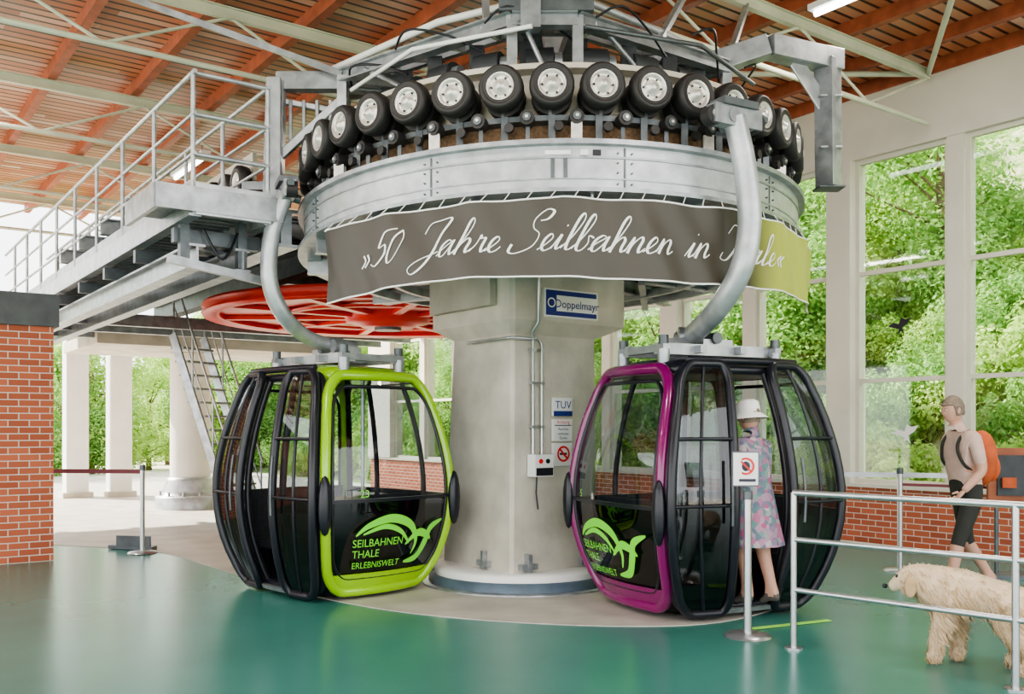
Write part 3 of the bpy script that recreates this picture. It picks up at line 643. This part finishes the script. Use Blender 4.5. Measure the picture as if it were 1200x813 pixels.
# ------------------------------------------------------------------ railings & stanchions
f=MB(); pA=V(1.905,6.35,0); pB=V(2.87,5.35,0); dr=(pB-pA).normalized(); pC=pB+dr*1.6
for zz,r_ in((1.055,.021),(.74,.018),(.40,.018)): f.tube([pA+Z*zz,pB+Z*zz,pC+Z*zz],r_,STEEL,10)
for p in(pA,pB,pC): f.cyl(p,p+Z*1.055,.021,STEEL,12); f.cyl(p,p+Z*.012,.06,STEEL,16)
f.finish('barrier_railing')
def stanchion(p,h):
    f=MB(); f.lathe(p,Z,[(.0,.03),(.05,.03),(.15,.018),(.17,.0)],STEEL,24); f.cyl(p,p+Z*h,.028,STEEL,14); f.cyl(p+Z*(h-.02),p+Z*(h+.04),.034,GALVD,14)
    return f
s_=stanchion(V(-4.39,11.15,.006),1.0); s_.beam(V(-4.39,11.15,.97),V(-5.75,11.3,.97),.005,.05,BELT); s_.finish('belt_stanchion')
s_=stanchion(V(4.05,9.8,0),1.03); s_.beam(V(4.05,9.8,1.0),V(3.45,9.9,1.0),.006,.05,GALVL); s_.beam(V(4.05,9.8,1.0),V(5.6,9.5,.98),.006,.05,GALVL); s_.beam(V(4.05,9.8,.9),V(5.6,9.5,.86),.006,.03,BELT); s_.finish('belt_stanchion')
s_=stanchion(V(1.69,6.73,0),1.0)
c=V(1.665,6.70,1.20); s_.obox(c,V(.10,0.01,0),V(0,.008,.0),V(0,0,.125),GALVD); s_.obox(c-V(0,.012,0),V(.09,.009,0),V(0,.003,0),V(0,0,.115),WHITE)
s_.lathe(c-V(0,.018,-.02),V(0,1,0),[(.062,0),(.048,0)],SREDM,22); s_.beam(c+V(-.035,-.02,.055),c+V(.035,-.02,-.015),.006,.012,SREDM)
s_.ell(c-V(.0,.018,-.02),.03,.002,.035,TXT,10); s_.box(c.x-.07,c.x+.07,c.y-.02,c.y-.018,c.z-.09,c.z-.07,TXT)
s_.finish('sign_stanchion')
f=MB(); f.prism([(-4.95,11.5),(-4.35,11.35),(-4.35,11.5),(-4.95,11.65)],.006,.05,GALVD); f.prism([(-4.85,11.5),(-4.4,11.4),(-4.4,11.44),(-4.85,11.54)],.05,.17,GALVD); f.finish('wheel_chock_block')
f=MB()
f.obox(V(5.05,9.35,1.02),V(.28,-.07,0),V(.02,.06,0),V(0,0,.27),KIOSK); f.obox(V(5.04,9.27,1.02),V(.22,-.055,0),V(.001,.01,0),V(0,0,.2),DARKEQ)
for q in(-.05,.07): f.obox(V(5.0+q*2,9.25,1.0+q),V(.06,-.015,0),V(0,.01,0),V(0,0,.05),PACK)
for q in(-.2,.2): f.cyl(V(5.05+q,9.35-q*.25,0),V(5.05+q,9.35-q*.25,.8),.02,GALVD,10)
f.obox(V(5.05,9.35,.02),V(.28,-.07,0),V(.05,.18,0),V(0,0,.02),GALVD)
f.finish('info_display')
# ------------------------------------------------------------------ people
def human(name,pos,rz,sc,J,mats,dress=None,hat=False,pack=False,hairm=HAIR,female=False):
    order=['pelvis','waist','chest','neckb','neck','headb','shL','elL','wrL','shR','elR','wrR','hipL','knL','anL','heL','toL','hipR','knR','anR','heR','toR']
    R={'pelvis':(.155,.115),'waist':(.14,.115),'chest':(.175,.125),'neckb':(.08,.075),'neck':(.058,.058),'headb':(.055,.055),'sh':(.072,.068),'el':(.048,.048),'wr':(.032,.027),'hip':(.098,.098),'kn':(.062,.062),'an':(.042,.042),'he':(.038,.035),'to':(.042,.026)}
    vs=[Vector(J[k]) for k in order]; rad=[R[k if k in R else k[:-1]] for k in order]
    if female: rad[2]=(.145,.115); rad[0]=(.165,.125)
    ix={k:i for i,k in enumerate(order)}
    Es=[('pelvis','waist'),('waist','chest'),('chest','neckb'),('neckb','neck'),('neck','headb')]
    for s in'LR': Es+=[('chest','sh'+s),('sh'+s,'el'+s),('el'+s,'wr'+s),('pelvis','hip'+s),('hip'+s,'kn'+s),('kn'+s,'an'+s),('an'+s,'he'+s),('an'+s,'to'+s)]
    sv,sf=skin(vs,[(ix[a],ix[b]) for a,b in Es],rad,2)
    def mt(p):
        best=None
        for a,b in Es:
            d=segd(p,Vector(J[a]),Vector(J[b]))-.5*(R[a if a in R else a[:-1]][0])
            if best is None or d<best[0]: best=(d,a,b)
        a,b=best[1],best[2]
        if a[:2] in('an',) : return SHOE
        if a[:3]=='hip' : return mats['legs'] if p.z>mats['hem'] else SKIN
        if a[:2]=='kn': return SKIN if p.z>.1 else SHOE
        if a[:2]=='el': return SKIN
        if a[:2]=='sh':
            A_=Vector(J[a]);B_=Vector(J[b]); t=(p-A_).dot(B_-A_)/(B_-A_).length_squared; return mats['top'] if t<.75 else SKIN
        if a in('neck','neckb'): return SKIN if p.z>J['neckb'][2]+.015 else mats['top']
        if a=='pelvis' or (a=='waist' and p.z<J['waist'][2]-.02): return mats['legs'] if p.z<J['waist'][2]-.06 else mats['top']
        return mats['top']
    f=MB(); f.add(sv,sf,[mt(sum((sv[i] for i in q),V(0,0,0))/len(q)) for q in sf],True)
    hb=Vector(J['headb']); hc=hb+V(0,-.02,.085); ht=math.radians(mats.get('tilt',0)); RM=Matrix.Rotation(ht,3,'X')
    n,m=28,20; hv=[]
    for j in range(m+1):
        ph=math.pi*j/m
        for i in range(n):
            t=R360*i/n; x,y,z=math.sin(ph)*math.cos(t),math.sin(ph)*math.sin(t),math.cos(ph)
            p=V(.074*x*(1-.18*max(0,-z)),.094*y,.118*z)
            if y<0:
                fr=-y
                p.y-=.024*math.exp(-((x/.16)**2+((z+.12)/.16)**2))*fr
                p.y-=.008*math.exp(-((x/.3)**2+((z+.75)/.2)**2))
                p.y+=.008*(math.exp(-(((abs(x)-.35)/.16)**2+((z-.05)/.12)**2)))
                p.y-=.005*math.exp(-((x/.28)**2+((z+.42)/.07)**2))
            hv.append(hc+RM@p)
    f.add(hv,[(j*n+i,(j+1)*n+i,(j+1)*n+(i+1)%n,j*n+(i+1)%n) for j in range(m) for i in range(n)],SKIN,True)
    for s in(-1,1):
        f.ell(hc+RM@V(s*.028,-.083,.006),.011,.007,.007,WHITE,8,m=6); f.ell(hc+RM@V(s*.028,-.089,.006),.005,.003,.005,TXT,8,m=6)
        f.ell(hc+RM@V(s*.028,-.09,.024),.015,.004,.003,hairm,8,m=4); f.ell(hc+RM@V(s*.076,.008,-.005),.010,.018,.030,SKIN,10)
    f.ell(hc+RM@V(0,-.092,-.052),.022,.005,.004,M('lips',(.45,.18,.15),.5),8,m=4)
    hr=[]
    for j in range(15):
        ph=math.pi*.66*j/14
        for i in range(n):
            t=R360*i/n; x,y,z=math.sin(ph)*math.cos(t),math.sin(ph)*math.sin(t),math.cos(ph)
            if y<-.25 and z<.45: z=.45+(z-.45)*.15
            r_=1+.06*noise.noise(V(x*7,y*7,z*7))
            hr.append(hc+RM@V(.083*x*r_,.104*y*r_+.006,.124*z*r_+.006))
    f.add(hr,[(j*n+i,(j+1)*n+i,(j+1)*n+(i+1)%n,j*n+(i+1)%n) for j in range(14) for i in range(n)],hairm,True)
    if hat:
        f.lathe(hc+V(0,0,.03),RM@V(0,0,1),[(.16,-.05),(.155,-.042),(.10,.0),(.098,.05),(.09,.095),(.05,.115),(0,.118)],HAT,28); f.lathe(hc+V(0,0,.03),RM@V(0,0,1),[(.16,-.05),(.10,-.006)],HAT,28)
    for s in'LR':
        w=Vector(J['wr'+s]); d=(w-Vector(J['el'+s])).normalized(); sx=1 if s=='L' else -1
        side=V(0,-1,0); side=(side-d*side.dot(d)).normalized(); pal=d.cross(side)
        if pal.x*sx>0: pal=-pal
        hvv,hff=skin([w-d*.01,w+d*.04,w+d*.085],[(0,1),(1,2)],[(.026,.018),(.036,.016),(.036,.014)],1); f.add(hvv,hff,SKIN,True)
        for q,L in((-.027,.060),(-.009,.075),(.009,.082),(.027,.075)):
            b_=w+d*.075+side*q; k1=b_+d*L*.45+pal*.008; k2=k1+d*L*.3+pal*.018; k3=k2+d*L*.2+pal*.02
            a1,a2=skin([b_,k1,k2,k3],[(0,1),(1,2),(2,3)],[.0095,.009,.008,.007],1); f.add(a1,a2,SKIN,True)
        b_=w+d*.03+side*.028; a1,a2=skin([b_,b_+d*.03+side*.022,b_+d*.055+side*.028+pal*.01],[(0,1),(1,2)],[.012,.010,.008],1); f.add(a1,a2,SKIN,True)
    if dress:
        n2=36; vs=[]
        for (z,rx,ry,cy) in dress:
            for i in range(n2):
                t=R360*i/n2; fl=1+.05*math.sin(t*9)*max(0,(1.0-z))*1.6
                vs.append(V(rx*math.cos(t)*fl,cy+ry*math.sin(t)*fl,z))
        f.add(vs,[(j*n2+i,j*n2+(i+1)%n2,(j+1)*n2+(i+1)%n2,(j+1)*n2+i) for j in range(len(dress)-1) for i in range(n2)],mats['top'],True)
    if pack:
        ch=Vector(J['chest']); c=ch+V(0,.19,-.08)
        f.ell(c,.15,.12,.25,PACK,18,m=12); f.ell(c+V(0,.09,-.08),.11,.06,.13,PACK,14)
        for s in(-1,1): f.tube(catmull([c+V(s*.08,-.08,.2),ch+V(s*.10,-.0,.165),ch+V(s*.105,-.09,.11),ch+V(s*.11,-.125,-.0),ch+V(s*.14,-.07,-.14),c+V(s*.11,-.06,-.16)],5),.014,SHORTS,8,flat=.6)
    ob=f.finish(name,loc=pos,rz=rz); ob.scale=(sc,sc,sc); return ob
JM={'pelvis':(0,0,.93),'waist':(0,-.02,1.08),'chest':(0,-.05,1.30),'neckb':(0,-.08,1.46),'neck':(0,-.11,1.53),'headb':(0,-.125,1.565),
'shL':(.18,-.06,1.40),'elL':(.235,-.02,1.12),'wrL':(.22,-.20,.94),'shR':(-.18,-.06,1.40),'elR':(-.235,.08,1.14),'wrR':(-.23,.04,.89),
'hipL':(.09,0,.87),'knL':(.095,-.16,.49),'anL':(.095,-.24,.10),'heL':(.095,-.20,.045),'toL':(.105,-.42,.035),
'hipR':(-.09,.01,.87),'knR':(-.095,.06,.48),'anR':(-.095,.30,.14),'heR':(-.095,.36,.10),'toR':(-.10,.20,.028)}
human('walking_man',V(4.05,8.35,0),math.radians(-80),1.0,JM,{'top':SHIRT,'legs':SHORTS,'hem':.46,'tilt':8},pack=True)
JW={'pelvis':(0,0,.90),'waist':(0,0,1.06),'chest':(0,-.02,1.26),'neckb':(0,-.02,1.41),'neck':(0,-.03,1.47),'headb':(0,-.04,1.50),
'shL':(.155,-.02,1.35),'elL':(.22,.0,1.09),'wrL':(.22,-.14,.90),'shR':(-.155,-.02,1.35),'elR':(-.22,-.04,1.10),'wrR':(-.2,-.24,1.0),
'hipL':(.085,0,.84),'knL':(.085,-.05,.47),'anL':(.08,.0,.10),'heL':(.08,.03,.045),'toL':(.09,-.15,.032),
'hipR':(-.085,0,.84),'knR':(-.085,.02,.47),'anR':(-.08,.13,.12),'heR':(-.08,.18,.07),'toR':(-.09,.0,.032)}
human('boarding_woman',V(1.90,7.36,.09),math.radians(28+180+10),.94,JW,{'top':DRESS,'legs':DRESS,'hem':.55,'tilt':6},dress=[(1.33,.15,.11,-.02),(1.2,.165,.135,-.02),(1.06,.155,.12,0),(.9,.19,.15,0),(.7,.22,.18,0.01),(.52,.25,.21,.02)],hat=True,female=True)
# ------------------------------------------------------------------ dog (long-haired, head carried low)
dv=[(-.24,0,.46),(-.04,0,.455),(.18,0,.45),(.29,0,.49),(.37,0,.52),(.44,0,.51),(.51,0,.46),(.555,0,.435),
 (-.34,0,.46),(-.41,0,.38),(-.44,0,.28),(-.44,0,.18)]
de=[(0,1),(1,2),(2,3),(3,4),(4,5),(5,6),(6,7),(0,8),(8,9),(9,10),(10,11)]
drd=[(.14,.135),(.14,.14),(.155,.165),(.135,.14),(.105,.105),(.09,.085),(.052,.048),(.038,.036),.05,.05,.055,.03]
for s,(fo,ho) in((1,(.05,-.05)),(-1,(-.05,.06))):
    k=len(dv); y=s*.10
    dv+=[(.17,y,.36),(.15+fo*.5,y,.25),(.17+fo,y,.14),(.17+fo,y,.045),(.22+fo,y,.03)]; de+=[(2,k),(k,k+1),(k+1,k+2),(k+2,k+3),(k+3,k+4)]; drd+=[.085,.068,.052,.048,.044]
    k=len(dv)
    dv+=[(-.24,y,.38),(-.17+ho*.5,y,.29),(-.32+ho,y,.16),(-.30+ho,y,.045),(-.24+ho,y,.03)]; de+=[(0,k),(k,k+1),(k+1,k+2),(k+2,k+3),(k+3,k+4)]; drd+=[.105,.09,.050,.046,.044]
dv=[Vector(p) for p in dv]; sv,sf=skin(dv,de,drd,2)
f=MB(); f.add(sv,sf,FURL,True)
R_=random.Random(3)
for q in sf:
    c=sum((sv[i] for i in q),V(0,0,0))/len(q); nrm=(sv[q[1]]-sv[q[0]]).cross(sv[q[2]]-sv[q[0]])
    if nrm.length<1e-9: continue
    nrm.normalize()
    if c.x>.46: continue
    for _ in range(8):
        p=c+V(R_.uniform(-.02,.02),R_.uniform(-.02,.02),R_.uniform(-.02,.02)); L=R_.uniform(.03,.055)*(1.5 if (c.z<.42 and c.z>.28) or c.x<-.36 else 1)*(.45 if c.z<.16 else 1)
        d=(nrm*.12+V(-.6,0,-.75)+V(R_.uniform(-.12,.12),R_.uniform(-.12,.12),0)).normalized(); s=d.cross(nrm)
        if s.length<1e-6: continue
        s.normalize(); f.add([p-s*.005-nrm*.006,p+s*.005-nrm*.006,p+d*L+nrm*.003],[(0,1,2)],FUR if R_.random()<.45 else FURL)
for s in(-1,1):
    f.ell((.38,s*.102,.48),.045,.018,.08,FUR,12,Matrix.Rotation(s*.25,3,'X')); f.ell((.487,s*.052,.525),.012,.008,.012,BLACK,8)
f.ell((.585,0,.445),.018,.022,.016,BLACK,10)
do=f.finish('long_haired_dog',loc=V(2.90,5.90,0),rz=math.radians(142)); do.scale=(.92,.92,1.0)
# ------------------------------------------------------------------ outdoor: hillside & trees
def hill(b,a):
    h=max(0,(b-13.0))*.75
    return h+1.2*noise.noise(V(b*.15,a*.15,0))*min(1,max(0,b-13)/3)+.5*noise.noise(V(b*.5,a*.5,3))*min(1,max(0,b-13)/3)
m,nt,p=newmat('hillside'); tc=nt.nodes.new('ShaderNodeTexCoord'); n=nt.nodes.new('ShaderNodeTexNoise'); n.inputs['Scale'].default_value=2.2; n.inputs['Detail'].default_value=12; n.inputs['Roughness'].default_value=.8
nt.links.new(tc.outputs['Object'],n.inputs['Vector']); nt.links.new(ramp(nt,n.outputs['Fac'],[(.38,(.05,.12,.02)),(.48,(.20,.32,.08)),(.54,(.40,.37,.27)),(.66,(.60,.55,.44))]),p.inputs['Base Color']); p.inputs['Roughness'].default_value=.95
HILL=m
vs=[];nb,na=60,110
for j in range(na+1):
    for i in range(nb+1):
        b_=12+38*i/nb; a_=-15+75*j/na; vs.append(V(b_,a_,-.17+hill(b_,a_)))
f=MB(); w=nb+1; f.add(vs,[(j*w+i,j*w+i+1,(j+1)*w+i+1,(j+1)*w+i) for j in range(na) for i in range(nb)],HILL,True); f.finish('hillside',rot=True)
def leaves(f,R_,blobs,NL,mat,smin,smax):
    vs=[];fs=[]
    for k in range(NL):
        c,r=blobs[R_.randrange(len(blobs))]
        d=V(R_.gauss(0,1),R_.gauss(0,1),R_.gauss(0,1)).normalized(); p=c+d*r*(R_.random()**.5)
        n_=(d+V(R_.gauss(0,.6),R_.gauss(0,.6),R_.gauss(0,.6)+.3)).normalized(); u=n_.orthogonal().normalized()
        u=(Matrix.Rotation(R_.random()*6.28,3,n_)@u); v_=n_.cross(u); s=R_.uniform(smin,smax)
        o=len(vs); vs+=[p-u*s,p+v_*s*.55,p+u*s,p-v_*s*.55]; fs.append((o,o+1,o+2,o+3))
    f.add(vs,fs,mat)
def treemesh(seed,mat,NL=17000):
    R_=random.Random(seed); f=MB()
    f.tube([V(0,0,-.3),V(.05,.03,1.2),V(-.05,.08,2.4),V(.05,0,3.6)],[.12,.09,.07,.03],BARK,8)
    blobs=[]
    for k in range(26):
        t=R360*R_.random(); rr_=R_.uniform(.2,1.35); z=R_.uniform(.5,4.3); rr_*=1.15-abs(z-2.2)/3.6
        blobs.append((V(rr_*math.cos(t),rr_*math.sin(t),z),R_.uniform(.4,.8)))
        f.tube([V(0,0,min(z*.7,3.2)),V(rr_*math.cos(t),rr_*math.sin(t),z)],[.035,.01],BARK,5)
    leaves(f,R_,blobs,NL,mat,.03,.065); return f
def bushmesh(seed,mat):
    R_=random.Random(seed); f=MB(); blobs=[]
    for k in range(9):
        t=R360*R_.random(); r=R_.uniform(.1,.7); q=V(r*math.cos(t),r*math.sin(t),R_.uniform(.2,.75)); blobs.append((q,R_.uniform(.25,.45))); f.tube([V(0,0,-.1),q],[.02,.006],BARK,5)
    leaves(f,R_,blobs,7000,mat,.02,.05); return f
base_t=[treemesh(11,LEAF).finish('tree'),treemesh(12,LEAF2).finish('tree'),treemesh(13,LEAF).finish('tree')]
R_=random.Random(5); spots=[]
for a_ in range(-6,46,3):
    for b_ in (14.6,17.5,20.5,24,28):
        if R_.random()<(.62 if b_<16 else .9): spots.append((b_+R_.uniform(-1,1),a_+R_.uniform(-1.2,1.2)))
for k in range(34): spots.append((R_.uniform(-14,13),R_.uniform(31,43)))
for i,(b_,a_) in enumerate(spots):
    if i<3: ob=base_t[i]
    else: ob=bpy.data.objects.new('tree',base_t[i%3].data); bpy.context.collection.objects.link(ob)
    s=R_.uniform(.85,1.4)*(.7 if 13<b_<16 and a_<31 else 1)
    ob.location=ba(b_,a_,-.17+hill(b_,a_)); ob.scale=(s*1.15,s*1.15,s); ob.rotation_euler.z=R_.random()*6.28
base_b=[bushmesh(31,LEAF).finish('bush'),bushmesh(32,LEAF2).finish('bush')]
k=0
for a_ in range(0,34,1):
    for b_ in (13.4,14.4,15.6,16.8,18.2):
        if R_.random()<.8:
            bb,aa=b_+R_.uniform(-.3,.4),a_*1.15-2+R_.uniform(-.5,.5)
            if k<2: ob=base_b[k]
            else: ob=bpy.data.objects.new('bush',base_b[k%2].data); bpy.context.collection.objects.link(ob)
            k+=1; s=R_.uniform(.8,1.5); ob.location=ba(bb,aa,-.17+hill(bb,aa)); ob.scale=(s,s,s*R_.uniform(.9,1.3)); ob.rotation_euler.z=R_.random()*6.28
# ------------------------------------------------------------------ light
w=bpy.data.worlds.new('World'); bpy.context.scene.world=w; w.use_nodes=True
bg=w.node_tree.nodes['Background']; bg.inputs[0].default_value=(.97,.98,1,1); bg.inputs[1].default_value=3.8
sun=bpy.data.lights.new('sun','SUN'); sun.energy=17; sun.angle=.01; sun.color=(1,.94,.82)
so=bpy.data.objects.new('sun',sun); bpy.context.collection.objects.link(so)
d=(ba(.45,-.66,0)*1.0+V(0,0,-.60)).normalized(); so.rotation_euler=d.to_track_quat('-Z','Y').to_euler()
for i,(bb,aa) in enumerate([(1.2,4.5),(7.9,5.0),(4.6,1.0),(-2.2,8.5),(1.2,13),(7.9,12)]):
    l=bpy.data.lights.new('ceiling_lamp_light','AREA'); l.shape='RECTANGLE'; l.size=.3; l.size_y=1.6; l.energy=90; l.color=(1,.94,.85)
    o=bpy.data.objects.new('ceiling_lamp_light',l); bpy.context.collection.objects.link(o); o.location=ba(bb,aa,5.5); o.rotation_euler=(0,0,TH)
try: bpy.context.scene.view_settings.look='AgX - Medium High Contrast'
except Exception as ex: print('look',ex)
